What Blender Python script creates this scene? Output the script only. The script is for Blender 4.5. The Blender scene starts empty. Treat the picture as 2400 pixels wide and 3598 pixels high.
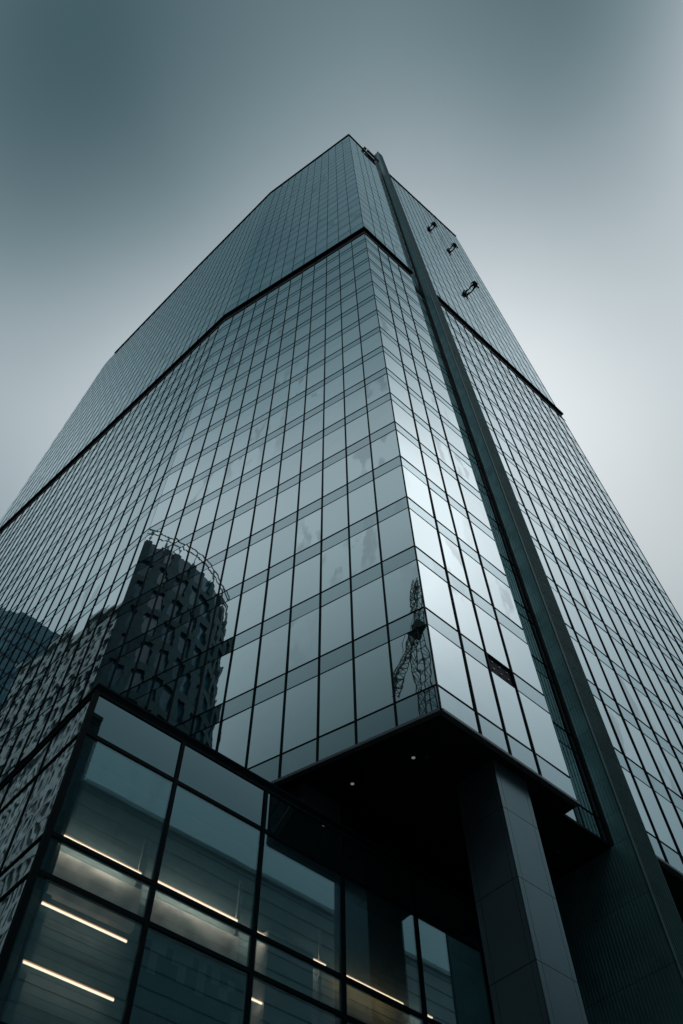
import bpy, bmesh, math, random
from mathutils import Vector, Matrix
random.seed(7)
scene = bpy.context.scene
COL = scene.collection
R = math.radians

# ------------------------------------------------------------------ camera
# metres; the lens is the origin, the pavement lies 1.7 m below it
GROUND = -1.7
PITCH, ROLL, FPX = 1.0313, -0.0213, 2859.0
cp, sp, cr_, sr_ = math.cos(PITCH), math.sin(PITCH), math.cos(ROLL), math.sin(ROLL)
U = Vector((sr_*cp, -cr_*cp, sp)); H = Vector((cr_, sr_, 0)); G = U.cross(H)
def camvec(v): return Vector((v.dot(H), v.dot(G), v.dot(U)))
ax, ay, az = camvec(Vector((1, 0, 0))), camvec(Vector((0, -1, 0))), camvec(Vector((0, 0, -1)))
cd = bpy.data.cameras.new('camera'); cam = bpy.data.objects.new('camera', cd); COL.objects.link(cam)
cam.matrix_world = Matrix(((ax.x, ay.x, az.x, 0), (ax.y, ay.y, az.y, 0), (ax.z, ay.z, az.z, 0), (0, 0, 0, 1)))
cd.sensor_fit = 'VERTICAL'; cd.sensor_height = 36; cd.lens = FPX/3598*36
cd.clip_start = 0.1; cd.clip_end = 3000
scene.camera = cam
def project(x, y, z):
    d = H*x + G*y + U*z
    if d.z < .01: return None
    return (1200+FPX*d.x/d.z, 1799+FPX*d.y/d.z)

# ------------------------------------------------------------------ sky
world = bpy.data.worlds.new('World'); scene.world = world; world.use_nodes = True
nt = world.node_tree; nt.nodes.clear(); N = nt.nodes; L = nt.links
SUN_EL, SUN_AZ = 50, 38
def mth(op, a, b=None, c=None, tree=nt):
    n = tree.nodes.new('ShaderNodeMath'); n.operation = op
    for i, v in enumerate((a, b, c)):
        if v is None: continue
        if isinstance(v, (int, float)): n.inputs[i].default_value = v
        else: tree.links.new(v, n.inputs[i])
    return n.outputs[0]
tc = N.new('ShaderNodeTexCoord')
nrm = N.new('ShaderNodeVectorMath'); nrm.operation = 'NORMALIZE'; L.new(tc.outputs['Generated'], nrm.inputs[0])
sep = N.new('ShaderNodeSeparateXYZ'); L.new(nrm.outputs[0], sep.inputs[0])
elev = mth('MULTIPLY', mth('ARCSINE', sep.outputs['Z']), 180/math.pi)
def smooth(v, a, b, lo, hi):
    n = N.new('ShaderNodeMapRange'); n.interpolation_type = 'SMOOTHSTEP'
    for i, k in enumerate((a, b, lo, hi)): n.inputs[i+1].default_value = k
    L.new(v, n.inputs[0]); return n.outputs[0]
def lobe(azd, eld, width, amp):
    a, e = R(azd), R(eld)
    n = N.new('ShaderNodeVectorMath'); n.operation = 'DOT_PRODUCT'
    L.new(nrm.outputs[0], n.inputs[0]); n.inputs[1].default_value = (math.sin(a)*math.cos(e), math.cos(a)*math.cos(e), math.sin(e))
    ang = mth('MULTIPLY', mth('ARCCOSINE', n.outputs['Value']), 180/math.pi/width)
    return mth('MULTIPLY', mth('EXPONENT', mth('MULTIPLY', mth('MULTIPLY', ang, ang), -1)), amp)
lum = mth('MULTIPLY', smooth(elev, 57, 78, .66, .20), smooth(elev, 25, 58, .40, 1.0))
side = N.new('ShaderNodeVectorMath'); side.operation = 'DOT_PRODUCT'          # the left of the street is duller than the right
L.new(nrm.outputs[0], side.inputs[0]); side.inputs[1].default_value = (math.sin(R(-42)), math.cos(R(-42)), 0)
lum = mth('MULTIPLY', lum, mth('MINIMUM', .76, mth('SUBTRACT', .98, mth('MULTIPLY', side.outputs['Value'], .64))))
lum = mth('ADD', lum, lobe(93, 57, 10.5, .80))
lum = mth('ADD', lum, lobe(26, 66, 12, .30))
lum = mth('ADD', lum, lobe(-8, 65, 14, .42))
lum = mth('ADD', lum, lobe(24, 78, 12, .13))
for dark in (lobe(-90, 71, 11, .46), lobe(100, 73, 9, .28), lobe(-70, 66, 9, .30)):      # sky made darker towards the upper corners of the view
    lum = mth('MULTIPLY', lum, mth('SUBTRACT', 1.0, dark))
nz = N.new('ShaderNodeTexNoise'); nz.inputs['Scale'].default_value = 2.2; nz.inputs['Detail'].default_value = 4
L.new(nrm.outputs[0], nz.inputs['Vector'])
lum = mth('MULTIPLY', lum, mth('ADD', mth('MULTIPLY', nz.outputs['Fac'], .30), .85))
ramp = N.new('ShaderNodeValToRGB'); L.new(lum, ramp.inputs[0])
els = ramp.color_ramp.elements
els[0].position = 0; els[0].color = (0, 0.004, 0.006, 1)
els[1].position = 1; els[1].color = (.92, .98, 1.01, 1)
for p, c in ((.05, (.022, .05, .064)), (.1, (.051, .1, .12)), (.25, (.178, .25, .278)), (.5, (.427, .5, .537))):
    e = els.new(p); e.color = (*c, 1)
cloud = N.new('ShaderNodeBackground'); L.new(ramp.outputs[0], cloud.inputs[0]); cloud.inputs[1].default_value = 1.0
sky = N.new('ShaderNodeTexSky'); sky.sky_type = 'NISHITA'; sky.sun_disc = False
sky.sun_elevation = R(SUN_EL); sky.sun_rotation = R(SUN_AZ); sky.dust_density = 4
skb = N.new('ShaderNodeBackground'); L.new(sky.outputs[0], skb.inputs[0]); skb.inputs[1].default_value = .05
mixw = N.new('ShaderNodeMixShader'); mixw.inputs[0].default_value = .96
L.new(skb.outputs[0], mixw.inputs[1]); L.new(cloud.outputs[0], mixw.inputs[2])
wo = N.new('ShaderNodeOutputWorld'); L.new(mixw.outputs[0], wo.inputs[0])
sd = bpy.data.lights.new('sun', 'SUN'); sd.energy = .5; sd.angle = R(20); sd.color = (1, .975, .94)
sun = bpy.data.objects.new('sun', sd); COL.objects.link(sun)
sdir = Vector((math.sin(R(SUN_AZ))*math.cos(R(SUN_EL)), math.cos(R(SUN_AZ))*math.cos(R(SUN_EL)), math.sin(R(SUN_EL))))
sun.rotation_euler = sdir.to_track_quat('Z', 'Y').to_euler()
vs = scene.view_settings; vs.view_transform = 'Standard'; vs.look = 'None'; vs.exposure = 0; vs.gamma = 1; vs.use_curve_mapping = False
scene.cycles.max_bounces = 8; scene.cycles.transparent_max_bounces = 12; scene.cycles.use_denoising = True
scene.cycles.sample_clamp_indirect = 4

# ------------------------------------------------------------------ materials
def newmat(name):
    m = bpy.data.materials.new(name); m.use_nodes = True; t = m.node_tree; t.nodes.clear()
    o = t.nodes.new('ShaderNodeOutputMaterial'); return m, t, o
def nd(t, typ, **kw):
    n = t.nodes.new(typ)
    for k, v in kw.items():
        if k in n.inputs: n.inputs[k].default_value = v
        else: setattr(n, k, v)
    return n
def noise(t, scale, detail=3, vec=None, **kw):
    n = nd(t, 'ShaderNodeTexNoise'); n.inputs['Scale'].default_value = scale; n.inputs['Detail'].default_value = detail
    if vec is None:
        g = nd(t, 'ShaderNodeNewGeometry'); vec = g.outputs['Position']
    t.links.new(vec, n.inputs['Vector']); return n.outputs['Fac']
def mrange(t, v, a, b, lo, hi):
    n = t.nodes.new('ShaderNodeMapRange')
    for i, k in enumerate((a, b, lo, hi)): n.inputs[i+1].default_value = k
    t.links.new(v, n.inputs[0]); return n.outputs[0]
def mixc(t, f, a, b):
    n = t.nodes.new('ShaderNodeMix'); n.data_type = 'RGBA'
    t.links.new(f, n.inputs[0]); n.inputs[6].default_value = (*a, 1); n.inputs[7].default_value = (*b, 1); return n.outputs[2]
def plain(name, col, rough=.6, var=.25, scale=3., bump=0., metallic=0., spec=.5):
    m, t, o = newmat(name); b = nd(t, 'ShaderNodeBsdfPrincipled'); b.inputs['Roughness'].default_value = rough
    b.inputs['Metallic'].default_value = metallic; b.inputs['Specular IOR Level'].default_value = spec
    f = noise(t, scale, 5)
    c = mixc(t, mrange(t, f, .3, .7, 0, 1), tuple(x*(1-var) for x in col), tuple(min(1, x*(1+var)) for x in col))
    t.links.new(c, b.inputs['Base Color'])
    if bump:
        bp = nd(t, 'ShaderNodeBump'); bp.inputs['Strength'].default_value = .5; bp.inputs['Distance'].default_value = bump
        t.links.new(noise(t, scale*8, 4), bp.inputs['Height']); t.links.new(bp.outputs[0], b.inputs['Normal'])
    t.links.new(b.outputs[0], o.inputs[0]); return m
def glass(name, tint, f0, f1, power, base, wave=.0036, wscale=.8, see=0., film=.6, rough=.012):
    """coated curtain-wall glass: reflection that grows towards grazing angles, slight roller waves, patches of dust film"""
    m, t, o = newmat(name)
    g = nd(t, 'ShaderNodeNewGeometry'); at = nd(t, 'ShaderNodeAttribute', attribute_name='pane'); 
    mp = nd(t, 'ShaderNodeMapping'); t.links.new(g.outputs['Position'], mp.inputs[0])
    ofs = nd(t, 'ShaderNodeCombineXYZ'); 
    t.links.new(mth('MULTIPLY', at.outputs['Fac'], 37., tree=t), ofs.inputs[0]); t.links.new(ofs.outputs[0], mp.inputs['Location'])
    bp = nd(t, 'ShaderNodeBump'); bp.inputs['Strength'].default_value = 1; bp.inputs['Distance'].default_value = wave
    t.links.new(noise(t, wscale, 1.5, mp.outputs[0]), bp.inputs['Height'])
    lw = nd(t, 'ShaderNodeLayerWeight', Blend=.5); t.links.new(bp.outputs[0], lw.inputs['Normal'])
    cv = t.nodes.new('ShaderNodeMapRange'); cv.interpolation_type = 'SMOOTHSTEP'
    for i, k in enumerate((.22, power, f0, f1)): cv.inputs[i+1].default_value = k
    t.links.new(lw.outputs['Facing'], cv.inputs[0]); fac = cv.outputs[0]
    # per pane difference and dusty film with runs
    fac = mth('MULTIPLY', fac, mrange(t, at.outputs['Fac'], 0, 1, .94, 1.04), tree=t)
    mp2 = nd(t, 'ShaderNodeMapping'); mp2.inputs['Scale'].default_value = (1, 1, .35); t.links.new(mp.outputs[0], mp2.inputs[0])
    st = mrange(t, noise(t, 1.1, 6, mp2.outputs[0]), .52, .60, 0, 1)
    gate = mth('MULTIPLY', mrange(t, at.outputs['Fac'], .70, .72, 0, 1), mrange(t, noise(t, .09, 1),   .44, .54, 0, 1), tree=t)
    st = mth('MULTIPLY', mth('MULTIPLY', st, gate, tree=t), film, tree=t)
    fac = mth('MULTIPLY', fac, mth('SUBTRACT', 1., mth('MULTIPLY', st, .42, tree=t), tree=t), tree=t)
    gl = nd(t, 'ShaderNodeBsdfGlossy'); gl.inputs['Color'].default_value = (*tint, 1)
    gl.inputs['Roughness'].default_value = rough
    t.links.new(mixc(t, mrange(t, lw.outputs['Facing'], .25, .62, 0, 1), (tint[0]*.66, tint[1]*.95, tint[2]*.97), tint), gl.inputs['Color'])   # body tint shows when seen square on
    t.links.new(bp.outputs[0], gl.inputs['Normal'])
    df = nd(t, 'ShaderNodeBsdfDiffuse'); df.inputs['Color'].default_value = (*base, 1)
    under = df.outputs[0]
    if see:
        tr = nd(t, 'ShaderNodeBsdfTransparent'); tr.inputs['Color'].default_value = (.84, .89, .90, 1)
        mx0 = nd(t, 'ShaderNodeMixShader'); mx0.inputs[0].default_value = see
        t.links.new(df.outputs[0], mx0.inputs[1]); t.links.new(tr.outputs[0], mx0.inputs[2]); under = mx0.outputs[0]
    mx = nd(t, 'ShaderNodeMixShader'); t.links.new(fac, mx.inputs[0])
    t.links.new(under, mx.inputs[1]); t.links.new(gl.outputs[0], mx.inputs[2]); t.links.new(mx.outputs[0], o.inputs[0])
    return m
def emit(name, col, s):
    m, t, o = newmat(name); e = nd(t, 'ShaderNodeEmission'); e.inputs[0].default_value = (*col, 1); e.inputs[1].default_value = s
    t.links.new(e.outputs[0], o.inputs[0]); return m
M = dict(
    vision=glass('vision_glass', (.90, .98, 1.0), .085, .97, .72, (.010, .03, .035)),
    spandrel=glass('spandrel_glass', (.82, .95, .99), .075, .90, .83, (.014, .034, .04), wave=.0012, film=.2),
    podglass=glass('podium_glass', (.80, .95, 1.0), .17, .76, .9, (.08, .22, .27), wave=.0006, see=.74, film=.35),
    podspan=glass('podium_spandrel_glass', (.80, .95, 1.0), .17, .74, .9, (.01, .03, .034), wave=.0006, film=.3),
    frame=plain('dark_aluminium', (.003, .013, .017), .55, .2, spec=.08),
    trim=plain('grey_aluminium', (.12, .16, .175), .4, .15),
    trimd=plain('dark_teal_trim', (.012, .034, .04), .8, .15, spec=.05),
    pale=plain('pale_metal', (.75, .78, .80), .35, .05),
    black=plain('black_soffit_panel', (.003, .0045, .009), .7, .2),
    backing=plain('backing_board', (.006, .011, .013), .8, .2),
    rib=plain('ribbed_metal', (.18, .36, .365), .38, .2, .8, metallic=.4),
    ribdark=plain('ribbed_metal_front_dimmed', (.04, .125, .128), .55, .22, .8, spec=.2),  # same metal, darkened in colour so the front mirrors less sky glow
    ribbase=plain('ribbed_metal_shade', (.004, .011, .013), .55, .15),  # near-black colour paints the shade behind and beside the ribbed panels
    fascia=plain('black_fascia', (.004, .006, .012), .75, .2, spec=.08),
    ground=plain('asphalt', (.035, .036, .038), .9, .3, .4),
    paving=plain('paving', (.14, .14, .14), .85, .2, 1.),
    plaster=plain('pale_plaster', (.72, .73, .71), .8, .12, 2.),
    blind=plain('roller_blind_cloth', (.30, .34, .36), .9, .06, 1.),
    board=plain('interior_wall_board', (.16, .24, .27), .8, .2, 3.),
    teal=plain('teal_panel', (.018, .085, .098), .6, .12, 2.),
    filmm=plain('frosted_film', (.80, .90, .92), .8, .06, 2.),
    ink=plain('dark_lettering', (.003, .010, .012), .6, .1),
    stone_pale=plain('pale_facade_stone', (.27, .35, .37), .8, .35, .4),
    winblack=plain('dark_window_glass', (.008, .018, .022), .12, .2, spec=.6),
    tower2=plain('round_tower_stone', (.045, .105, .12), .7, .3, .6),
    win2=plain('round_tower_glass', (.03, .14, .19), .15, .35, .7, spec=.35),
    grey_mid=plain('grey_recess', (.46, .56, .58), .8, .1),
    teal3=plain('grey_teal_cladding', (.58, .69, .71), .8, .10, .6),
    teal2=plain('dark_teal_cladding', (.035, .06, .066), .7, .2, .6),
    steel=plain('crane_steel', (.03, .035, .04), .6, .2),
    cloth=plain('dark_work_clothes', (.006, .007, .010), .9, .2, 6.),
    helmet=plain('helmet_shell', (.02, .018, .012), .4, .2),
    rope=plain('rope_fibre', (.02, .02, .02), .9, .2),
    led=emit('warm_led', (1.0, .78, .56), 4.2), fringe=emit('led_glow_fringe', (1.0, .44, .22), 1.3),  # second one paints the orange glow fringe above each tube
    lens=emit('downlight_lens', (.55, .62, .66), .24),  # faint emission stands in for the pale glint on the lens
)
def granite():
    m, t, o = newmat('grey_granite'); b = nd(t, 'ShaderNodeBsdfPrincipled'); b.inputs['Roughness'].default_value = .24; b.inputs['IOR'].default_value = 2.3; b.inputs['Specular Tint'].default_value = (.62, .93, 1, 1)
    a = mixc(t, mrange(t, noise(t, 60, 3), .35, .65, 0, 1), (.085, .125, .145), (.125, .17, .195))
    v = mrange(t, noise(t, .35, 3), .3, .7, .82, 1.08)
    mm = t.nodes.new('ShaderNodeVectorMath'); mm.operation = 'SCALE'; t.links.new(a, mm.inputs[0]); t.links.new(v, mm.inputs['Scale'])
    t.links.new(mm.outputs[0], b.inputs['Base Color']); t.links.new(b.outputs[0], o.inputs[0]); return m
M['granite'] = granite()
def concrete():
    m, t, o = newmat('stained_concrete'); b = nd(t, 'ShaderNodeBsdfPrincipled'); b.inputs['Roughness'].default_value = .85
    a = mixc(t, mrange(t, noise(t, 2.2, 6), .40, .62, 0, 1), (.42, .47, .49), (.80, .84, .86)); t.links.new(a, b.inputs['Base Color'])
    t.links.new(b.outputs[0], o.inputs[0]); return m
M['concrete'] = concrete()

# ------------------------------------------------------------------ helpers
def link(o, parent=None):
    COL.objects.link(o)
    if parent is not None: o.parent = parent
    return o
def meshobj(name, verts, faces, mat, parent=None, attr=None, kind=None):
    me = bpy.data.meshes.new(name); me.from_pydata([tuple(v) for v in verts], [], faces); me.materials.append(M[mat] if isinstance(mat, str) else mat)
    if attr is not None:
        a = me.attributes.new('pane', 'FLOAT', 'FACE'); a.data.foreach_set('value', attr)
    me.update(); o = bpy.data.objects.new(name, me); link(o, parent)
    if kind: o['kind'] = kind
    return o
def thing(name, label, cat, group=None, loc=(0, 0, 0)):
    o = bpy.data.objects.new(name, None); o.empty_display_size = .2; o.location = loc; link(o)
    o['label'] = label; o['category'] = cat
    if group: o['group'] = group
    return o
BOXF = [(0, 3, 2, 1), (4, 5, 6, 7), (0, 1, 5, 4), (1, 2, 6, 5), (2, 3, 7, 6), (3, 0, 4, 7)]
class MB:
    def __init__(s): s.v = []; s.f = []; s.a = []
    def hexa(s, pts, a=0.):
        k = len(s.v); s.v += [tuple(p) for p in pts]; s.f += [tuple(i+k for i in f) for f in BOXF]; s.a += [a]*6
    def prism(s, bot, top, a=0.):
        n = len(bot); k = len(s.v); s.v += [tuple(p) for p in bot]+[tuple(p) for p in top]
        s.f.append(tuple(k+i for i in reversed(range(n)))); s.f.append(tuple(k+n+i for i in range(n)))
        for i in range(n): j = (i+1) % n; s.f.append((k+i, k+j, k+n+j, k+n+i))
        s.a += [a]*(n+2)
    def tube(s, p, q, r, n=6):
        p, q = Vector(p), Vector(q); d = (q-p).normalized(); u = d.orthogonal().normalized(); w = d.cross(u)
        ring = [u*math.cos(2*math.pi*i/n)*r+w*math.sin(2*math.pi*i/n)*r for i in range(n)]
        s.prism([p+c for c in ring], [q+c for c in ring])
    def build(s, name, mat, parent=None, kind=None, attr=False):
        return meshobj(name, s.v, s.f, mat, parent, s.a if attr else None, kind)
_cube = {}
def cube(mat):
    if mat not in _cube:
        me = bpy.data.meshes.new('unit_block')
        me.from_pydata([(-.5, -.5, -.5), (.5, -.5, -.5), (.5, .5, -.5), (-.5, .5, -.5), (-.5, -.5, .5), (.5, -.5, .5), (.5, .5, .5), (-.5, .5, .5)], [], BOXF)
        me.materials.append(M[mat]); _cube[mat] = me
    return _cube[mat]

AR, A1, A2 = 42.9, 149.6, 139.0
def dv(a): return Vector((math.cos(R(a)), math.sin(R(a)), 0))
C = Vector((3.0006, 18.5724, 0))
ZS = 18.8                                   # underside of the tower
class Face:
    """vertical facade: origin, direction, outward normal"""
    def __init__(s, o, ang, side):
        s.o = Vector((o[0], o[1], 0)); s.t = dv(ang); s.n = dv(ang+90*side); s.ang = ang
    def p(s, a, z, out=0.): return s.o+s.t*a+s.n*out+Vector((0, 0, z))
    def bar(s, a0, a1, z0, z1, o0, o1, name, mat, parent=None):
        c = s.p((a0+a1)/2, (z0+z1)/2, (o0+o1)/2)
        o = bpy.data.objects.new(name, cube(mat)); link(o, parent)
        zz = Vector((0, 0, 1)); m = Matrix.Identity(4)
        for i in range(3): m[i][0] = s.t[i]*(a1-a0); m[i][1] = s.n[i]*(o1-o0); m[i][2] = zz[i]*(z1-z0); m[i][3] = c[i]
        o.matrix_basis = m if parent is None else Matrix.Translation(-parent.location) @ m
        return o
    def box8(s, a0, a1, z0, z1, o0, o1):
        return [s.p(a0, z0, o0), s.p(a1, z0, o0), s.p(a1, z0, o1), s.p(a0, z0, o1), s.p(a0, z1, o0), s.p(a1, z1, o0), s.p(a1, z1, o1), s.p(a0, z1, o1)]
def RC(s, p, z=0.): return C+dv(AR)*s+dv(AR+90)*p+Vector((0, 0, z))
FL1 = Face(C, A1, 1)
A = C+dv(A1)*17.85
FL2 = Face(A, A2, 1)
FR = Face(C, AR, -1)                        # right facade, carries on past the shaft
FRec = Face(RC(0, .72), AR, -1)             # recessed strip beside the shaft
FSide = Face(RC(9.3, -.2), AR+90, 1)        # shaft's left side

# ------------------------------------------------------------------ setting: ground
g = meshobj('ground', [(-700, -700, GROUND), (700, -700, GROUND), (700, 700, GROUND), (-700, 700, GROUND)], [(0, 1, 2, 3)], 'ground'); g['kind'] = 'structure'
mb = MB(); mb.prism([RC(-11, -3, GROUND+.004), RC(34, -3, GROUND+.004), RC(34, 44, GROUND+.004), RC(-11, 44, GROUND+.004)],
                    [RC(-11, -3, GROUND+.13), RC(34, -3, GROUND+.13), RC(34, 44, GROUND+.13), RC(-11, 44, GROUND+.13)])
mb.build('pavement', 'paving')['kind'] = 'structure'

# ------------------------------------------------------------------ the tower
tower = thing('glass_skyscraper', 'tall glass skyscraper with faceted mirror facades and a dark belt two thirds up', 'skyscraper')
def units(k): return (1.0593+.2205*k-.0003*k*k)*ZS
low = [units(k) for k in range(17)]                                    # spandrel tops below the belt
up = [v*ZS for v in (4.9324, 5.1387, 5.3452, 5.548, 5.749, 5.949, 6.148, 6.344, 6.542, 6.738, 6.937, 7.131, 7.325, 7.518, 7.711, 7.9, 8.085, 8.268, 8.45, 8.64, 8.83, 9.02, 9.2, 9.385, 9.57, 9.75)]
ZLOW, ZUP = 87.2, 89.0
SPH = 1.0
bands = []                                                             # (z0, z1, is_spandrel)
bands.append((ZS, low[0], True)); prev = low[0]
for z in low[1:]: bands.append((prev, z-SPH, False)); bands.append((z-SPH, z, True)); prev = z
bands.append((prev, ZLOW, False))
prev = ZUP; first = True
for z in up:
    if first: bands.append((ZUP, z, True)); first = False
    else: bands.append((prev, z-SPH*.9, False)); bands.append((z-SPH*.9, z, True))
    prev = z
bands.append((prev, prev+4, False))
def lin(pts):
    def f(s):
        for (s0, z0), (s1, z1) in zip(pts, pts[1:]):
            if s <= s1 or (s1, z1) == pts[-1]: return z0+(z1-z0)*(s-s0)/(s1-s0)
    return f
roofs = {'L1': lin([(0, 175.6), (17.85, 166.8)]), 'L2': lin([(0, 166.8), (20, 164.6), (43.1, 157.8), (45.7, 155.9)]),
         'R': lin([(0, 175.6), (6.75, 173.9)]), 'R2': lin([(10.8, 175.6), (31.8, 184.2)]), 'X': lin([(6.75, 173.6), (9.3, 173.4)])}
mull = {'L1': [1.585, 3.10, 4.61, 6.12, 7.61, 9.11, 10.6, 12.09, 13.55, 15.07, 16.56],
        'L2': [.74+1.452*k for k in range(31)], 'R': [1.86, 3.30, 4.80], 'R2': [11.89+1.42*k for k in range(14)], 'X': [8.0]}
ends = {'L1': (0, 17.85), 'L2': (0, 45.7), 'R': (0, 6.75), 'R2': (10.8, 31.8), 'X': (6.75, 9.3)}
face = {'L1': FL1, 'L2': FL2, 'R': FR, 'R2': FR, 'X': FRec}
def clip(poly, f):
    out = []
    for i in range(len(poly)):
        a, b = poly[i], poly[(i+1) % len(poly)]; da, db = f(a[0])-a[1], f(b[0])-b[1]
        if da >= 0: out.append(a)
        if (da >= 0) != (db >= 0):
            k = da/(da-db); out.append((a[0]+(b[0]-a[0])*k, a[1]+(b[1]-a[1])*k))
    return out
panes = []
for key, F in face.items():
    s0, s1 = ends[key]; xs = [s0]+mull[key]+[s1]; roof = roofs[key]
    for a, b in zip(xs, xs[1:]):
        for z0, z1, isp in bands:
            if z0 > max(roof(a), roof(b))-.4: continue
            if key == 'R' and isp and abs(a-3.30) < .01 and abs(z1-low[1]) < .1: continue      # panel taken out: dark opening
            g = .018
            poly = clip([(a+g, z0+g), (b-g, z0+g), (b-g, z1-g), (a+g, z1-g)], lambda s: roof(s)-.25)
            if len(poly) < 3: continue
            pp = [project(*F.p(s, z)) for s, z in poly]
            area = 0
            if all(pp):
                q = [(min(max(x, 0), 2400), min(max(y, 0), 3598)) for x, y in pp]
                area = abs(sum(q[i][0]*q[(i+1) % len(q)][1]-q[(i+1) % len(q)][0]*q[i][1] for i in range(len(q))))/2
            panes.append((area, key, isp, poly))
panes.sort(key=lambda t: -t[0])
count = {True: 0, False: 0}; rest = {True: MB(), False: MB()}
for area, key, isp, poly in panes:
    F = face[key]; rnd = random.random()
    sc = sum(p[0] for p in poly)/len(poly); zc = sum(p[1] for p in poly)/len(poly)
    tx, tz = random.gauss(0, .0028), random.gauss(0, .0022)
    front = [F.p(s, z, (s-sc)*tx+(z-zc)*tz) for s, z in poly]; back = [F.p(s, z, -.035) for s, z in poly]
    if F.n.cross(F.t).z > 0: pass
    if count[isp] < 290 and key != 'L2' or (count[isp] < 290 and area > 900):
        count[isp] += 1; m = MB(); m.prism(back, front, rnd)
        m.build('spandrel_panel' if isp else 'glass_pane', 'spandrel' if isp else 'vision', tower, attr=True)
    else: rest[isp].prism(back, front, rnd)
rest[False].build('glass_pane', 'vision', tower, 'stuff', True); rest[True].build('spandrel_panel', 'spandrel', tower, 'stuff', True)
# mullion fins, transoms, backing walls
for key, F in face.items():
    roof = roofs[key]; s0, s1 = ends[key]
    dep = .02 if key == 'X' else .05
    for s in mull[key]:
        F.bar(s-.028, s+.028, ZS-.02, ZLOW, -.05, dep, 'mullion', 'frame', tower)
        F.bar(s-.025, s+.025, ZUP, roof(s)-.3, -.05, dep*.55, 'mullion', 'frame', tower)
    e0 = s0+(.0 if key in ('R2', 'X') else .02); e1 = s1-(.0 if key == 'X' else .02)
    for z in low+up:
        if z > max(roof(s0), roof(s1))-1: continue
        a, b = e0, e1
        if z > min(roof(s0), roof(s1))-1:          # shorten where the sloping roof cuts the row
            ok = [s0+(s1-s0)*i/60 for i in range(61) if roof(s0+(s1-s0)*i/60) > z+.5]
            if not ok: continue
            a, b = max(a, min(ok)), min(b, max(ok))
        F.bar(a, b, z-(.02 if z < ZUP else .015), z+(.02 if z < ZUP else .015), -.03, .025 if z < ZUP else .010, 'transom', 'frame', tower)
    for z in low[1:]: F.bar(e0, e1, z-SPH-.013, z-SPH+.013, -.03, .018, 'transom', 'frame', tower)
    pts = [s0+(s1-s0)*i/6 for i in range(7)]; m = MB()
    for a, b in zip(pts, pts[1:]):
        m.hexa([F.p(a, ZS+.06, -.3), F.p(b, ZS+.06, -.3), F.p(b, ZS+.06, -.08), F.p(a, ZS+.06, -.08), F.p(a, roof(a)-.5, -.3), F.p(b, roof(b)-.5, -.3), F.p(b, roof(b)-.5, -.08), F.p(a, roof(a)-.5, -.08)])
    m.build('backing_wall', 'backing', tower)
    # thin bottom trim under the lowest row
    F.bar(e0, e1, ZS-.10, ZS+.012, -.12, .07, 'sill_trim', 'trim' if key != 'X' else 'frame', tower)
# corner strips
mcorner = MB(); bis = (FL1.n+FR.n).normalized()
for z0, z1 in ((ZS, ZLOW), (ZUP, 175.2)):
    q = [C+bis*.03+FL1.t*.05, C+bis*.05, C+bis*.03+FR.t*.05, C-bis*.1]
    mcorner.prism([p+Vector((0, 0, z0)) for p in q], [p+Vector((0, 0, z1)) for p in q])
mcorner.build('corner_strip', 'frame', tower)
# opening where a spandrel panel is missing, with its fixing brackets
FR.bar(3.35, 4.76, low[1]-SPH, low[1]-.03, -.078, -.06, 'recess_board', 'black', tower)
for i in range(3):
    for zz in (.3, .68): FR.bar(3.6+i*.42, 3.68+i*.42, low[1]-SPH+zz, low[1]-SPH+zz+.05, -.049, -.02, 'fixing_bracket', 'pale', tower)
# belt: black overhanging ledge with a pale drip line and a lower black lip
def ledge(name, mat, z0, z1, out, inn=-.05, endx=.3):
    pts = [(FR, 6.75+endx*0, 0)]
    def ring(o):
        # outline points at outward offset o along L2, L1 corner A, corner C, R end
        cA = A+(FL1.n+FL2.n).normalized()*(o/max(.2, (FL1.n+FL2.n).normalized().dot(FL1.n)))
        cC = C+bis*(o/bis.dot(FL1.n))
        return [FL2.p(45.7+endx, 0, o), cA, cC, FR.p(6.75+endx, 0, o)]
    O, I = ring(out), ring(inn); m = MB()
    for i in range(3):
        q = [I[i], I[i+1], O[i+1], O[i]]
        m.prism([p+Vector((0, 0, z0)) for p in q], [p+Vector((0, 0, z1)) for p in q])
    q = [FR.p(10.75, 0, inn), FR.p(31.8+endx, 0, inn), FR.p(31.8+endx, 0, out), FR.p(10.75, 0, out)]
    m.prism([p+Vector((0, 0, z0)) for p in q], [p+Vector((0, 0, z1)) for p in q])
    m.build(name, mat, tower)
ledge('belt_ledge', 'fascia', 88.7, 89.0, .27, endx=.25)
ledge('belt_board', 'fascia', 87.2, 88.697, .012, -.05, -.02)
ledge('belt_drip_line', 'pale', 87.42, 87.46, .04, .0125, -.02)
ledge('belt_lip', 'fascia', 87.16, 87.26, .06, .0125, endx=.3)
FRec.bar(6.8, 9.28, 87.2, 89.0, -.05, .05, 'belt_board', 'fascia', tower)
# roof edge
def edge_beam(F, a, b, za, zb, name='roof_fascia', h=.55, o0=-.1, o1=.14):
    m = MB(); m.hexa([F.p(a, za-h, o0), F.p(b, zb-h, o0), F.p(b, zb-h, o1), F.p(a, za-h, o1), F.p(a, za, o0), F.p(b, zb, o0), F.p(b, zb, o1), F.p(a, za, o1)])
    m.build(name, 'fascia', tower)
edge_beam(FL1, -.05, 17.85, roofs['L1'](0), 166.8); edge_beam(FL2, 0, 20, 166.8, roofs['L2'](20)); edge_beam(FL2, 20, 43.1, roofs['L2'](20), 157.8)
edge_beam(FR, -.05, 6.85, 175.6, 173.9); edge_beam(FR, 10.8, 31.9, 175.6, 184.2)
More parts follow.
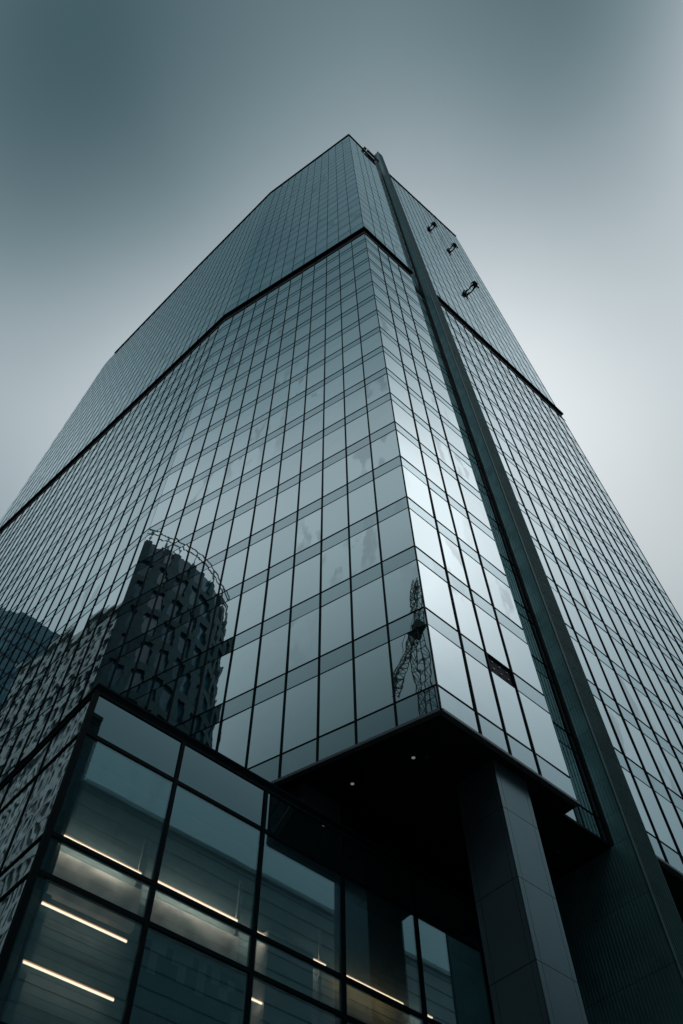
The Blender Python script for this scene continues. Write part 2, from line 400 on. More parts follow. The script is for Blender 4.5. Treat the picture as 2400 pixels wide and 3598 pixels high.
# soffit, roof deck and the far sides
E = FL2.p(45.7, 0); BK = [RC(31.8, 38), E+dv(AR)*40]
outl = [C+Vector((0, 0, 0)), RC(6.75, 0), RC(6.75, .72), RC(10.8, .72), RC(10.8, 0), RC(31.8, 0), RC(31.8, 40), E+dv(A2-90)*40, E, A]
inset = [p-(p-RC(8, 20)).normalized()*.09 for p in outl]
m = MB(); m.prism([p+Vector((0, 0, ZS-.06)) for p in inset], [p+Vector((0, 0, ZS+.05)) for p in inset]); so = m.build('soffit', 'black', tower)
bmx = bmesh.new(); bmx.from_mesh(so.data); bmesh.ops.triangulate(bmx, faces=[f for f in bmx.faces if len(f.verts) > 4]); bmx.to_mesh(so.data); bmx.free()
m = MB()
for p, q, za, zb in ((RC(31.8, -.02), RC(31.8, 40), 184, 176), (RC(31.8, 40), outl[7], 176, 156), (outl[7], E, 156, 155.5)):
    n = (q-p).cross(Vector((0, 0, 1))).normalized()*.15
    m.hexa([p-n*1.2+Vector((0, 0, ZS)), q-n*1.2+Vector((0, 0, ZS)), q-n*.2+Vector((0, 0, ZS)), p-n*.2+Vector((0, 0, ZS)), p-n*1.2+Vector((0, 0, za)), q-n*1.2+Vector((0, 0, zb)), q-n*.2+Vector((0, 0, zb)), p-n*.2+Vector((0, 0, za))])
m.build('rear_wall', 'backing', tower)
RCN = RC(6.75, 0)
FNot = Face(RC(6.75, 0), AR+90, -1)
FNot.bar(.04, .7, ZS-.05, 173.4, -.06, .0, 'return_panel', 'spandrel', tower)
FRec.bar(8.80, 8.86, 90.2, 173, .02, .10, 'recess_strip', 'trim', tower)  # narrow strip with pale dashes up the recess
for k in range(20): FRec.bar(8.80, 8.86, 91.0+k*4.0, 93.6+k*4.0, .105, .125, 'recess_strip_dash', 'pale', tower)
# dark ground-floor wall behind the overhang
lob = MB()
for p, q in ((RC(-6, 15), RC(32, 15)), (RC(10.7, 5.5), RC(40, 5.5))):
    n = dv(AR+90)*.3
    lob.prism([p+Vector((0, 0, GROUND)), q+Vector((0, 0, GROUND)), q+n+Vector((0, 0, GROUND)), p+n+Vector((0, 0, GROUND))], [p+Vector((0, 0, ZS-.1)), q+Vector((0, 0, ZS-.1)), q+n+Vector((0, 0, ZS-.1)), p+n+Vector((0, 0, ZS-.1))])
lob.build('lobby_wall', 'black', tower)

# ------------------------------------------------------------------ ribbed shaft
shaft = thing('ribbed_shaft', 'dark teal ribbed metal shaft running up the right facade past the roof', 'shaft')
m = MB()
SH0, SH1 = 9.3, 10.8
m.prism([RC(SH0+.13, -.07, GROUND), RC(SH1, -.07, GROUND), RC(SH1, 7, GROUND), RC(SH0+.13, 7, GROUND)], [RC(SH0+.13, -.07, 200.4), RC(SH1, -.07, 202.3), RC(SH1, 1.2, 202.6), RC(SH0+.13, 1.2, 201.6)])
m.build('shaft_core', 'ribbase', shaft)
heights = [14.21, 16.59, 18.69, 19.85, 21.35, 22.87, 23.76, 25.3, 26.81, 27.81, 29.27, 30.82]
z = 14.21
while z > GROUND+2.4: z -= 2.38; heights.insert(0, z)
heights.insert(0, GROUND)
while heights[-1] < 199.5: 
    for st in (1.02, 1.53, 1.53): heights.append(heights[-1]+st)
heights = [h for h in heights if h < 200]+[200.3]
FF = Face(RC(0, -.2), AR, -1)
def rib_panel(F, a0, a1, z0, z1, pitch, w, strip):
    m = MB(); e = .009; m.hexa(F.box8(a0, a1, z0+e, z1-e, -.065, -.03)); x = a0
    if strip:
        m.hexa(F.box8(a0, a0+strip, z0+e, z1-e, -.03, .0)); x = a0+strip+.06
    while x+w < a1+.001:
        m.prism([F.p(x, z0+e, -.03), F.p(x+w, z0+e, -.03), F.p(x+w*.82, z0+e, 0), F.p(x+w*.18, z0+e, 0)], [F.p(x, z1-e, -.03), F.p(x+w, z1-e, -.03), F.p(x+w*.82, z1-e, 0), F.p(x+w*.18, z1-e, 0)]); x += pitch
    return m
for z0, z1 in zip(heights, heights[1:]):
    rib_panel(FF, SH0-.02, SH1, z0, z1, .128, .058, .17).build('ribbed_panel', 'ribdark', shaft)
    rib_panel(FSide, .06, .70 if z0 > 18 else 6.6, z0, z1, .128, .058, 0).build('ribbed_panel', 'rib', shaft)  # upper panels stop short, baring the dark core as a painted shadow strip
# ------------------------------------------------------------------ stone piers
def pier(s0, s1, p0, p1, label):
    t = thing('stone_pier', label, 'pier', 'stone piers carrying the overhang', RC(s0, p0, GROUND))
    bpy.context.view_layer.update()
    m = MB(); g = .03
    m.prism([RC(s0+g, p0+g, GROUND)-t.location, RC(s1-g, p0+g, GROUND)-t.location, RC(s1-g, p1-g, GROUND)-t.location, RC(s0+g, p1-g, GROUND)-t.location],
            [RC(s0+g, p0+g, ZS-.07)-t.location, RC(s1-g, p0+g, ZS-.07)-t.location, RC(s1-g, p1-g, ZS-.07)-t.location, RC(s0+g, p1-g, ZS-.07)-t.location])
    m.build('pier_core', 'black', t)
    zs = [GROUND]+[16.83-2.4*k for k in range(7, -1, -1) if 16.83-2.4*k > GROUND+.2]+[ZS-.07]
    faces = [Face(RC(s0, p0), AR, -1), Face(RC(s0, p0), AR+90, 1), Face(RC(s1, p0), AR+90, -1)]
    wid = [s1-s0, p1-p0, p1-p0]
    for F, w in zip(faces, wid):
        for z0, z1 in zip(zs, zs[1:]):
            for a, b in ((0.002 if F is faces[0] else .032, .20), (.20, w-.20), (w-.20, w-.002 if F is faces[0] else w)):
                F.bar(a+.007, b-.007, z0+.01, z1-.01, -.028, 0, 'stone_panel', 'granite', t)
pier(2.8, 4.46, .4, 2.06, 'square grey stone pier standing in front of the ribbed shaft')
pier(-1.13, .53, 5.34, 7.0, 'grey stone pier peeping over the glass podium under the overhang')

# ------------------------------------------------------------------ downlights and sprinklers in the soffit
def downlight(s, p, label, mat='lens'):
    t = thing('recessed_downlight', label, 'downlight', 'downlights in the dark soffit', RC(s, p, ZS-.06))
    m = MB(); n = 16
    ro = [Vector((math.cos(2*math.pi*i/n), math.sin(2*math.pi*i/n), 0)) for i in range(n)]
    m.prism([v*.062+Vector((0, 0, -.012)) for v in ro], [v*.062 for v in ro]); m.build('lens', mat, t)
    m = MB()
    for i in range(n):
        j = (i+1) % n; m.hexa([ro[i]*.078+Vector((0, 0, -.02)), ro[j]*.078+Vector((0, 0, -.02)), ro[j]*.105+Vector((0, 0, -.02)), ro[i]*.105+Vector((0, 0, -.02)), ro[i]*.078, ro[j]*.078, ro[j]*.105, ro[i]*.105])
    m.build('trim_ring', 'frame', t)
downlight(.16, 4.33, 'pale round downlight in the black soffit, above the podium coping and stone pier')
downlight(.83, 2.09, 'pale round downlight in the black soffit nearest the tower corner')
downlight(8.12, 2.08, 'faint round downlight in the black soffit next to the ribbed shaft', 'trim')
for s, p, lab in ((.45, 3.95, 'tiny sprinkler head in the black soffit over the glass podium'), (1.10, 1.75, 'tiny sprinkler head in the black soffit near the tower corner')):
    t = thing('sprinkler_head', lab, 'sprinkler', None, RC(s, p, ZS-.06)); m = MB(); m.tube((0, 0, 0), (0, 0, -.05), .018, 8); m.build('stem', 'trim', t); m = MB(); m.tube((0, 0, -.06), (0, 0, -.05), .04, 8); m.build('deflector', 'trim', t)

# ------------------------------------------------------------------ podium
pod = thing('glass_podium', 'low glass podium building with lit interior in front of the skyscraper', 'building')
PP, PS = 4.31, -9.3
FP = Face(RC(PS, PP), AR, -1)               # s measured from the podium corner
FQ = Face(RC(PS, PP), AR+90, 1)
rows = [16.45, 15.1, 12.05, 11.09, 8.05, 7.05, 4.0, GROUND]
bays = [0, 2.9, 5.92, 8.93, 11.95, 14.97, 18., 21.]
bayq = [0, 2.2, 4.4, 6.6, 8.8, 11., 13.2, 15.4, 17.6, 19.8, 22.]
for F, bb, mat in ((FP, bays, 'podglass'), (FQ, bayq, 'vision')):
    for a, b in zip(bb, bb[1:]):
        for i, (zt, zb) in enumerate(zip(rows, rows[1:])):
            sp_ = i == 0 and F is FP
            tx, tz = random.gauss(0, .0015), random.gauss(0, .0012); sc, zc = (a+b)/2, (zt+zb)/2
            poly = [(a+.03, zb+.03), (b-.03, zb+.03), (b-.03, zt-.03), (a+.03, zt-.03)]
            m = MB(); m.prism([F.p(s, z, -.03) for s, z in poly], [F.p(s, z, (s-sc)*tx+(z-zc)*tz) for s, z in poly], random.random())
            m.build('spandrel_panel' if sp_ else 'glass_pane', 'podspan' if sp_ else mat, pod, attr=True)
    w = .055
    for s in bb[1:-1]: F.bar(s-w, s+w, GROUND, 16.45, -.12, .05 if F is FP else .02, 'mullion', 'frame', pod)
    for z in rows[1:-1]:
        tw = .055 if F is FP else .03
        F.bar(.0, bb[-1], z-tw, z+tw, -.1, .035, 'transom', 'frame', pod)
m = MB(); m.prism([RC(PS-.05, PP-.05, GROUND), RC(PS+.1, PP-.05, GROUND), RC(PS+.1, PP+.1, GROUND), RC(PS-.05, PP+.1, GROUND)], [RC(PS-.05, PP-.05, 16.45), RC(PS+.1, PP-.05, 16.45), RC(PS+.1, PP+.1, 16.45), RC(PS-.05, PP+.1, 16.45)])
m.build('corner_post', 'frame', pod)
# coping in four stepped strips
for k, (z0, z1, o, mat) in enumerate(((16.45, 16.53, .035, 'trimd'), (16.55, 16.60, .02, 'fascia'), (16.62, 16.67, .02, 'fascia'), (16.69, 16.73, .02, 'fascia'), (16.75, 16.82, .035, 'trimd'))):
    FP.bar(-o, 21, z0, z1, -.4, o, 'coping_strip', mat, pod); FQ.bar(.003, 22, z0, z1, -.4, o, 'coping_strip', mat, pod)
FP.bar(0.02, 21, 16.46, 16.80, -.38, -.01, 'coping_backing', 'black', pod); FQ.bar(.05, 22, 16.46, 16.80, -.38, -.01, 'coping_backing', 'black', pod)
m = MB(); dk = [RC(PS+.2, PP+.2), RC(PS+21, PP+.2), RC(PS+21, PP+22), RC(PS+.2, PP+22)]
m.prism([p+Vector((0, 0, 16.5)) for p in dk], [p+Vector((0, 0, 16.6)) for p in dk]); m.build('roof_deck', 'black', pod)
# inside: back wall of horizontal boards, floor edges, blinds, pillar, pixel panel
z = 4.2; k = 0
while z < 15.05:
    FP.bar(.45, 20.9, z+.006, z+.194, -.95, -.84-.006*(k % 2), 'wall_board', 'board', pod); z += .2; k += 1
FP.bar(.40, 20.9, 3.9, 15.1, -1.02, -.951, 'back_wall', 'black', pod)
FQ.bar(.5, 21.9, 3.9, 15.1, -.60, -.5, 'back_wall', 'black', pod)
FP.bar(.1, 20.9, 15.1, 16.4, -.9, -.12, 'ceiling_void', 'black', pod)
for a, b in ((.66, 2.95), (3.32, 5.9)): FP.bar(a, b, 11.2, 12.22, -.80, -.62, 'concrete_beam', 'concrete', pod)
FP.bar(6.62, 8.15, 4.0, 12.6, -.80, -.32, 'white_pillar', 'plaster', pod)
for a, b, z0, z1 in ((2.62, 2.80, 12.1, 13.4), (5.62, 5.74, 12.1, 13.6), (8.42, 8.5, 4.0, 13.4)): FP.bar(a, b, z0, z1, -.45, -.40, 'edge_post', 'plaster', pod)
for a, b, z0, z1 in ((.30, .46, 8.2, 11.0), (.55, .72, 8.2, 11.0)): FP.bar(a, b, z0, z1, -.45, -.40, 'edge_post', 'board', pod)
FP.bar(2.96, 5.86, 8.1, 11.04, -.14, -.12, 'sign_panel', 'teal', pod)
px = [(3.0, 3.2, 10.85, 11.02), (3.2, 3.42, 10.15, 11.02), (3.42, 3.62, 10.60, 11.02), (3.62, 3.8, 10.85, 11.02), (3.8, 3.98, 10.55, 11.02), (3.98, 4.2, 10.22, 11.02), (4.2, 4.36, 10.62, 11.02), (4.36, 4.52, 10.9, 11.02), (4.52, 4.74, 10.12, 11.02), (4.74, 4.9, 10.9, 11.02), (4.9, 5.14, 10.5, 11.02), (5.14, 5.4, 10.25, 10.5), (5.38, 5.6, 10.5, 10.75), (5.14, 5.86, 10.88, 11.02), (5.55, 5.78, 9.85, 10.1)]
for a, b, z0, z1 in px: FP.bar(a, b, z0, z1, -.119, -.112, 'film_block', 'filmm', pod)
# raised dark letters K A R D with serifs, on the sign panel
def letter(strokes, x, zb, h):
    m = MB()
    for (xa, za, xb, zb2, w) in strokes:
        p0, p1 = Vector((xa, za, 0)), Vector((xb, zb2, 0)); d = (p1-p0).normalized(); nn = Vector((-d.y, d.x, 0))*w*.5
        q = [p0-nn, p1-nn, p1+nn, p0+nn]
        m.prism([FP.p(x+v.x*h, zb+v.y*h, -.111) for v in q], [FP.p(x+v.x*h, zb+v.y*h, -.10) for v in q])
    m.build('letter', 'ink', pod)
T, t_ = .13, .06
def arc(cx, cy, rx, ry, a0, a1, w, n=8):
    P = [(cx+rx*math.cos(R(a0+(a1-a0)*i/n)), cy+ry*math.sin(R(a0+(a1-a0)*i/n))) for i in range(n+1)]
    return [(*P[i], *P[i+1], w) for i in range(n)]
stem = [(.14, 0, .14, 1, T), (0, .02, .3, .02, .05), (0, .98, .3, .98, .05)]
KZ, KH = 9.06, .44
letter(stem+[(.2, .45, .62, .97, t_), (.3, .56, .68, .02, T), (.52, .98, .78, .98, .05), (.56, .02, .84, .02, .05)], 3.08, KZ, KH)
letter([(.08, .02, .38, 1, t_), (.36, 1, .68, .02, T), (.18, .34, .56, .34, .05), (0, .02, .22, .02, .05), (.56, .02, .82, .02, .05)], 3.47, KZ, KH)
letter(stem+[(.14, .97, .4, .97, .05), (.14, .5, .4, .5, .05)]+arc(.4, .735, .2, .235, 90, -90, .09)+[(.36, .5, .68, .02, T), (.6, .02, .8, .02, .05)], 3.85, KZ, KH)
letter(stem+[(.14, .97, .36, .97, .05), (.14, .03, .36, .03, .05)]+arc(.36, .5, .36, .47, 90, -90, .11), 4.22, KZ, KH)
FP.bar(3.02, 3.6, 8.90, 8.92, -.111, -.10, 'rule_line', 'ink', pod)
# warm LED strips
def led(a, b, z, label, dep=.36, power=10., warm=(1, .76, .56)):
    t = thing('strip_light', label, 'strip light', 'warm LED strips inside the podium')
    FP.bar(a, b, z-.019, z+.019, -dep-.002, -dep+.03, 'tube', 'led', t); FP.bar(a, b, z-.024, z+.024, -dep-.03, -dep-.003, 'housing', 'frame', t)
    FP.bar(a, b, z+.020, z+.052, -dep-.002, -dep+.02, 'glow_fringe', 'fringe', t)
    ld = bpy.data.lights.new('strip_light', 'AREA'); ld.shape = 'RECTANGLE'; ld.size = b-a; ld.size_y = .04; ld.energy = power*(b-a); ld.color = warm
    lo = bpy.data.objects.new('strip_light', ld); link(lo, t)
    c = FP.p((a+b)/2, z+.045, -dep-.035)
    zl = FP.n; yl = Vector((0, 0, 1)); xl = yl.cross(zl)
    lo.matrix_basis = Matrix(((xl.x, yl.x, zl.x, c.x), (xl.y, yl.y, zl.y, c.y), (xl.z, yl.z, zl.z, c.z), (0, 0, 0, 1)))
led(.53, 2.68, 12.40, 'glowing warm strip light across the corner bay, just above the transom')
led(3.13, 5.62, 12.42, 'glowing warm strip light above the bright stained concrete beam')
led(.53, 2.70, 10.72, 'upper of two glowing strip lights in the dark pane at the podium corner', power=1.6)
led(.55, 2.70, 9.45, 'lower of two glowing strip lights in the dark pane at the podium corner', power=1.6)
led(6.05, 6.50, 12.38, 'short glowing strip beside the white pillar, just above the transom')
led(8.17, 8.60, 12.40, 'short glowing strip past the white pillar, before the black bay')
led(6.05, 6.58, 10.72, 'short glowing strip beside the white pillar, one row below the transom', power=1.6)
led(9.23, 11.48, 12.40, 'long orange glowing strip in front of the dark brown boarded bay', power=4.5, warm=(1, .50, .20))
led(12.28, 12.63, 12.42, 'short glowing strip at the bottom edge near the stone pier')
def ledq(a, b, z, label, dep=.3):
    t = thing('strip_light', label, 'strip light', 'warm LED strips inside the podium'); FP.bar(-.05+a, -.05+b, z-.019, z+.019, -dep-.002, -dep+.03, 'tube', 'led', t)
    FP.bar(a-.05, b-.05, z-.024, z+.024, -dep-.03, -dep-.003, 'housing', 'frame', t)
ledq(.08, .2, 10.70, 'tiny glowing strip end beyond the corner post, upper one')
ledq(.08, .2, 9.42, 'tiny glowing strip end beyond the corner post, lower one')

# ------------------------------------------------------------------ rooftop cradle
cr = thing('window_cleaning_cradle', 'grey window cleaning cradle with rails hanging over the roof edge', 'cradle', None, FR.p(3.7, 174.6))
bpy.context.view_layer.update()
FR.bar(3.75, 4.35, 174.7, 175.5, .15, .55, 'end_box', 'trim', cr)
for o in (.15, .55):
    for zz in (174.7, 175.5): FR.bar(4.5, 7.7, zz, zz+.05, o, o+.04, 'rail', 'plaster', cr)
for i in range(6): FR.bar(4.5+i*.62, 4.55+i*.62, 174.7, 175.55, .55, .59, 'upright', 'plaster', cr)
FR.bar(4.5, 7.7, 174.62, 174.66, .2, .55, 'platform', 'trim', cr)
FR.bar(3.75, 3.85, 175.0, 175.9, -.8, .2, 'hanging_arm', 'plaster', cr); FR.bar(7.4, 7.5, 175.0, 175.9, -.8, .2, 'hanging_arm', 'plaster', cr)

# ------------------------------------------------------------------ rope access workers
def skin_body(name, joints, bones, parent):
    me = bpy.data.meshes.new(name); me.from_pydata([j[0] for j in joints], bones, []); o = bpy.data.objects.new(name, me); COL.objects.link(o)
    md = o.modifiers.new('skin', 'SKIN'); o.modifiers.new('sub', 'SUBSURF').levels = 1
    for i, j in enumerate(joints): v = me.skin_vertices[0].data[i]; v.radius = (j[1]*1.42, j[1]*1.42); v.use_root = i == 0
    dg = bpy.context.evaluated_depsgraph_get(); me2 = bpy.data.meshes.new_from_object(o.evaluated_get(dg)); 
    o.modifiers.clear(); o.data = me2; me2.materials.clear(); me2.materials.append(M['cloth']); o.parent = parent
    for p in me2.polygons: p.use_smooth = True
    return o
def worker(s, z, off, lean, reach, label):
    base = FR.p(s, z, off)
    t = thing('person', label, 'person', 'rope access workers on the right facade', base)
    t.scale = (1, 1.25, 1.15); t.rotation_euler = (0, 0, math.atan2(FR.n.y, FR.n.x))   # local x points away from the glass
    w = -off
    J = [((0, 0, 0), .25), ((.06+lean, 0, .28), .25), ((.10+lean, 0, .52), .25), ((.10+lean*.8, 0, .66), .075), ((.07+lean*.7, 0, .80), .105), ((.06+lean*.7, 0, .88), .10),
         ((.08+lean, .20, .54), .085), ((-.12, .34, .36), .065), ((-.34, .28+reach, .50), .05), ((-.42, .27+reach, .53), .055),
         ((.08+lean, -.20, .54), .085), ((-.10, -.36, .40), .065), ((-.30, -.30, .62+reach), .05), ((-.38, -.28, .68+reach), .055),
         ((-.04, .11, -.02), .125), ((w*.52, .24, .14), .09), ((w*.86, .22, -.16), .065), ((w*.95, .22, -.22), .06), ((w*.97, .22, -.08), .05),
         ((-.04, -.11, -.02), .125), ((w*.50, -.26, .06), .09), ((w*.86, -.26, -.24), .065), ((w*.95, -.26, -.30), .06), ((w*.97, -.26, -.16), .05)]
    Bn = [(0, 1), (1, 2), (2, 3), (3, 4), (4, 5), (2, 6), (6, 7), (7, 8), (8, 9), (2, 10), (10, 11), (11, 12), (12, 13), (0, 14), (14, 15), (15, 16), (16, 17), (17, 18), (0, 19), (19, 20), (20, 21), (21, 22), (22, 23)]
    skin_body('body', J, Bn, t)
    m = MB(); n = 12
    for k in range(4):
        a0, a1 = k*22.5, (k+1)*22.5
        ring = lambda a: [Vector((.065+lean*.7+.135*math.cos(R(a))*math.cos(2*math.pi*i/n), .125*math.cos(R(a))*math.sin(2*math.pi*i/n), .83+.13*math.sin(R(a)))) for i in range(n)]
        m.prism(ring(a0), ring(min(a1, 89)))
    m.build('helmet', 'helmet', t)
    m = MB(); m.hexa([(-.14, -.28, -.24), (.2, -.28, -.24), (.2, .28, -.24), (-.14, .28, -.24), (-.14, -.28, -.19), (.2, -.28, -.19), (.2, .28, -.19), (-.14, .28, -.19)]); m.build('seat_board', 'cloth', t)
    m = MB(); m.tube((.12, .36, -.55), (.12, .36, -.25), .13, 10); m.build('bucket', 'cloth', t)
    m = MB(); m.tube((.12, .36, -.25), (.1, .2, .1), .012, 5); m.tube((-.05, .26, -.2), (.05, .02, .75), .014, 5); m.tube((-.05, -.26, -.2), (.05, -.02, .75), .014, 5); m.build('sling', 'rope', t)
    top = roofs['R2'](s)
    for k, (dy, dz, lab) in enumerate(((.03, 20, 'working rope'), (-.16, 16, 'safety rope'))):
        r = MB(); p = [base+FR.t*dy+FR.n*.05+Vector((0, 0, .7)), FR.p(s+dy, top, .2), base+FR.t*(dy+.1)+FR.n*.1+Vector((0, 0, -dz))]
        r.tube(p[0], p[1], .012, 5); r.tube(p[0], p[2], .012, 5)
        o = r.build('rope', 'rope'); o['label'] = f'thin {lab} from the roof edge to the {label.split(",")[0].replace("person in dark work clothes hanging on ropes ", "person ")}'; o['category'] = 'rope'; o['group'] = 'ropes on the right facade'
worker(20.05, 154.8, .62, .10, .05, 'person in dark work clothes hanging on ropes highest on the glass, by the roof edge')
worker(24.8, 151.9, .74, .05, .0, 'person in dark work clothes hanging on ropes between the other two workers')
worker(23.1, 121.0, .98, .14, -.05, 'person in dark work clothes hanging on ropes just above the black belt')

# ------------------------------------------------------------------ the street across the way (seen as reflections), with two blocks added for shade
rt = thing('round_tower', 'dark round stone tower with a glass crown mirrored in the left facade', 'building', None, (-67.9, 20.95, GROUND))
RR, HT, NSEG = 16.1, 103.4-GROUND, 40
def cyl(r, a, z): return Vector((r*math.cos(a), r*math.sin(a), z))
wall, wins, balu = MB(), MB(), MB()
nf = 20; fh = (HT-3.5)/nf
for k in range(nf):
    z0, z1 = k*fh, (k+1)*fh
    for i in range(NSEG):
        a0, a1 = 2*math.pi*i/NSEG, 2*math.pi*(i+1)/NSEG; am = (a0+a1)/2; big = (i+(k//3)) % 5 != 0
        da = (a1-a0)*(.32 if big else .18)
        for (b0, b1, c0, c1) in ((a0, a1, z0, z0+fh*.26), (a0, am-da, z0+fh*.26, z1), (am+da, a1, z0+fh*.26, z1)):
            q = [cyl(RR-.5, b0, 0), cyl(RR, b0, 0), cyl(RR, b1, 0), cyl(RR-.5, b1, 0)]
            wall.prism([p+Vector((0, 0, c0)) for p in q], [p+Vector((0, 0, c1)) for p in q])
        q = [cyl(RR-.9, am-da, 0), cyl(RR-.42, am-da, 0), cyl(RR-.42, am+da, 0), cyl(RR-.9, am+da, 0)]
        wins.prism([p+Vector((0, 0, z0+fh*.26)) for p in q], [p+Vector((0, 0, z1)) for p in q])
for i in range(NSEG):
    a0, a1 = 2*math.pi*i/NSEG, 2*math.pi*(i+1)/NSEG
    balu.tube(cyl(RR-.2, a0, HT-3.5), cyl(RR-.2, a0, HT), .12, 5)
    for z in (HT, HT-1.2): balu.tube(cyl(RR-.2, a0, z), cyl(RR-.2, a1, z), .10, 5)
wall.build('wall', 'tower2', rt); wins.build('window', 'win2', rt, 'stuff'); balu.build('crown_railing', 'trim', rt)
m = MB(); m.prism([cyl(RR-.4, 2*math.pi*i/NSEG, HT-3.9) for i in range(NSEG)], [cyl(RR-.4, 2*math.pi*i/NSEG, HT-3.5) for i in range(NSEG)]); m.prism([cyl(9, 2*math.pi*i/12, HT-3.5) for i in range(12)], [cyl(9, 2*math.pi*i/12, HT+3.5) for i in range(12)]); m.build('roof', 'tower2', rt)
st = thing('stone_office_block', 'pale stone office block with dark window slots mirrored in the podium glass', 'building', None, RC(-40, 67, GROUND))
bpy.context.view_layer.update()
FS = Face(RC(-40, 0), AR+90, -1); p0, p1, top = 67, 102, 118
wall, wins = MB(), MB(); loc = st.location
def addl(mbx, pts): mbx.hexa([p-loc for p in pts])
nz_, nx_ = 31, 17; fz = (top-GROUND)/nz_; fx = (p1-p0)/nx_
for i in range(nz_):
    z0 = GROUND+i*fz; addl(wall, FS.box8(p0, p1, z0, z0+fz*.24, -.6, 0.05*(i % 3)))
    for j in range(nx_+1):
        x = p0+j*fx; wv = fx*(.20 if (j+i//8) % 2 else .30); addl(wall, FS.box8(max(p0, x-wv), min(p1, x+wv), z0+fz*.24, z0+fz, -.6, 0))
addl(wins, FS.box8(p0+.1, p1-.1, GROUND, top-.2, -1.2, -.55)); addl(wall, FS.box8(p0, p1, top, top+1.2, -2, .7))
addl(wall, FS.box8(p0, p1, GROUND, top, -15, -1.3))
wall.build('wall', 'stone_pale', st); wins.build('window', 'winblack', st, 'stuff')
# tower crane
cn = thing('tower_crane', 'dark lattice luffing crane mirrored in the lowest corner panes', 'crane', None, (-53.8, -24.4, GROUND))
def lattice(p, q, w, seg):
    m = MB(); p, q = Vector(p), Vector(q); d = (q-p).normalized(); u = d.cross(Vector((.3, .7, .1))).normalized(); v = d.cross(u); n = int((q-p).length/seg)
    c = [u*w+v*w, u*w-v*w, -u*w-v*w, -u*w+v*w]
    for k in c: m.tube(p+k, q+k, .095, 4)
    for i in range(n):
        a, b = p+(q-p)*i/n, p+(q-p)*(i+1)/n
        for j in range(4): m.tube(a+c[j], b+c[(j+1) % 4], .05, 4); m.tube(a+c[j], a+c[(j+1) % 4], .05, 4)
    return m
lattice((0, 0, 0), (0, 0, 110), 1.0, 2.2).build('mast', 'steel', cn)
lattice((0, 0, 111), (.9, -1.1, 124), .6, 1.6).build('a_frame', 'steel', cn)
lattice((.3, -.4, 111), (-3.0, 4.1, 95), .55, 1.3).build('jib', 'steel', cn)
m = MB(); m.hexa([(-.9, -.8, 110.3), (.9, -.8, 110.3), (.9, .8, 110.3), (-.9, .8, 110.3), (-.9, -.8, 112.5), (.9, -.8, 112.5), (.9, .8, 112.5), (-.9, .8, 112.5)]); m.hexa([(-1.5, -1.4, 109.7), (1.5, -1.4, 109.7), (1.5, 1.4, 109.7), (-1.5, 1.4, 109.7), (-1.5, -1.4, 110.2), (1.5, -1.4, 110.2), (1.5, 1.4, 110.2), (-1.5, 1.4, 110.2)]); m.build('cab', 'steel', cn)
m = MB(); m.tube((.9, -1.1, 124), (-3.0, 4.1, 95), .05, 4); m.tube((.9, -1.1, 124), (-1.5, 2.0, 103), .05, 4); m.build('stay_cable', 'steel', cn)

wing = thing('stone_wing', 'lower pale stone wing with window slots mirrored at the far left of the podium glass', 'building', None, RC(-40, 102.2, GROUND))
loc = wing.location; wall, wins = MB(), MB(); FS = Face(RC(-40, 0), AR+90, -1); p0, p1, top = 102.2, 138, 107.5
nz_, nx_ = 28, 17; fz = (top-GROUND)/nz_; fx = (p1-p0)/nx_
for i in range(nz_):
    z0 = GROUND+i*fz; addl(wall, FS.box8(p0, p1, z0, z0+fz*.24, -.6, 0.04*(i % 3)))
    for j in range(nx_+1):
        x = p0+j*fx; wv = fx*(.20 if (j+i//8) % 2 else .30); addl(wall, FS.box8(max(p0, x-wv), min(p1, x+wv), z0+fz*.24, z0+fz, -.6, 0))
addl(wins, FS.box8(p0+.1, p1-.1, GROUND, top-.2, -1.2, -.55)); addl(wall, FS.box8(p0, p1, top, top+1, -2.2, .5)); addl(wall, FS.box8(p0, p1, GROUND, top, -2.2, -1.3))
wall.build('wall', 'stone_pale', wing); wins.build('window', 'winblack', wing, 'stuff')
db = thing('dark_glass_block', 'dark angular glass block closing the street, mirrored at the left edge', 'building', None, RC(-44.4, 126, GROUND))
loc = db.location; m = MB(); pl = [RC(-44.4, 126), RC(-66, 122), RC(-66, 155), RC(-41, 155), RC(-41, 129.8)]
m.prism([p+Vector((0, 0, GROUND))-loc for p in pl], [p+Vector((0, 0, 160))-loc for p in pl]); m.build('glass_wall', 'win2', db)
m = MB()
for k in range(37):
    z = GROUND+k*4.3; q0 = [p+(p-RC(-54, 140)).normalized()*.12 for p in pl]
    m.prism([p+Vector((0, 0, z))-loc for p in q0], [p+Vector((0, 0, z+.5))-loc for p in q0])
m.build('floor_band', 'teal2', db)
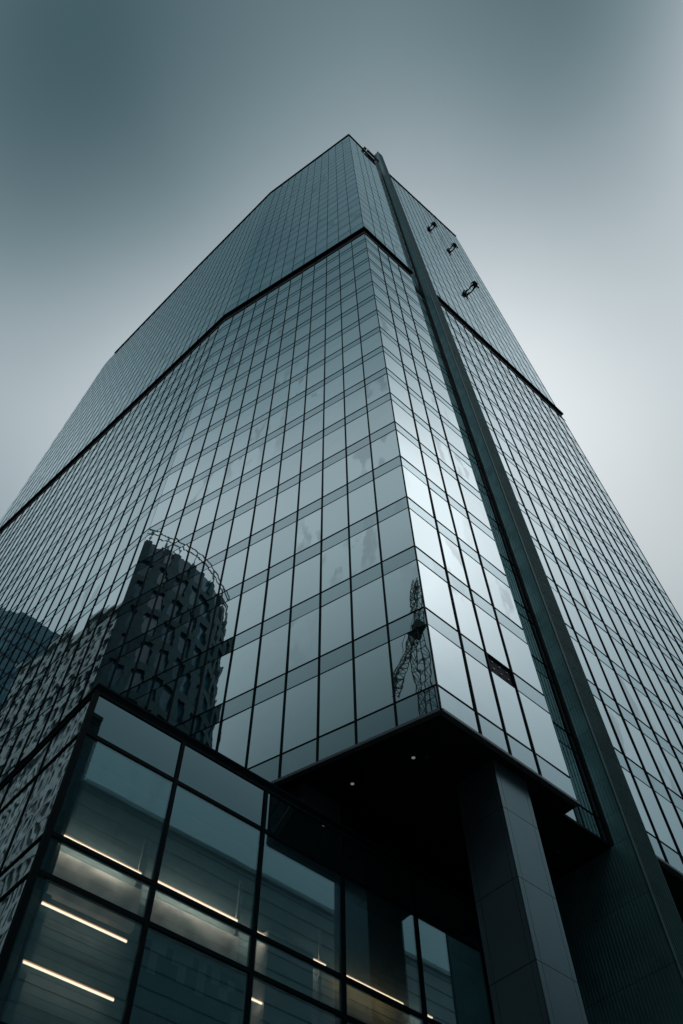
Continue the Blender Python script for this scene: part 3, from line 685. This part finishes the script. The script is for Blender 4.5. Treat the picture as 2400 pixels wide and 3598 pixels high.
# office block across the street on the right: its level roofline shows in the podium glass
ob = thing('dark_office_block', 'dark teal office block with level roofline mirrored in the podium bays', 'building', None, RC(4, -30, GROUND))
loc = ob.location; FO = Face(RC(0, -30), AR, 1); wall, wins, dark = MB(), MB(), MB()
for a, b, top, wm in ((4, 75, 43.0, wall), (-14, 3.9, 49.5, dark)):
    z = GROUND
    while z < top-.1:
        addl(wm, FO.box8(a, b, z, min(z+1.18, top), -.12, 0)); z += 1.3
    addl(wins, FO.box8(a+.05, b-.05, GROUND, top-.3, -14, -.3)); addl(wm, FO.box8(a, b, top, top+.4, -14, .15))
wall.build('wall', 'teal3', ob); dark.build('tall_wall', 'teal2', ob); wins.build('recess', 'grey_mid', ob)
lb = thing('added_shade_block', 'added unseen dark block on the left behind the viewer, shading the pier', 'building', None, RC(-42, -30, GROUND))  # added unseen block, keeps light off the pier's left face
loc = lb.location; FB = Face(RC(-42, 0), AR+90, -1); wall, wins = MB(), MB()
for k in range(15):
    z = GROUND+k*3.6; addl(wall, FB.box8(-45, 30, z, z+1.3, -.5, 0))
    for x in range(-45, 31, 5): addl(wall, FB.box8(max(-45, x-.5), min(30, x+.5), z+1.3, z+3.6, -.5, 0))
addl(wins, FB.box8(-44.9, 29.9, GROUND, 52, -14, -.35)); wall.build('wall', 'teal2', lb); wins.build('window', 'winblack', lb, 'stuff')

rb = thing('added_shade_end_block', 'added unseen dark block behind the viewer, shading the pier from the rear', 'building', None, RC(-44, -62, GROUND))  # added unseen block, shuts out sky behind to darken the pier
loc = rb.location; FE = Face(RC(0, -62), AR, 1); wall, wins = MB(), MB()
for k in range(17):
    z = GROUND+k*3.6; addl(wall, FE.box8(-44, -14.2, z, z+1.3, -.5, 0))
    for x in range(-44, -14, 5): addl(wall, FE.box8(x, x+1, z+1.3, z+3.6, -.5, 0))
addl(wins, FE.box8(-43.9, -14.3, GROUND, 59, -14, -.35)); wall.build('wall', 'teal2', rb); wins.build('window', 'winblack', rb, 'stuff')
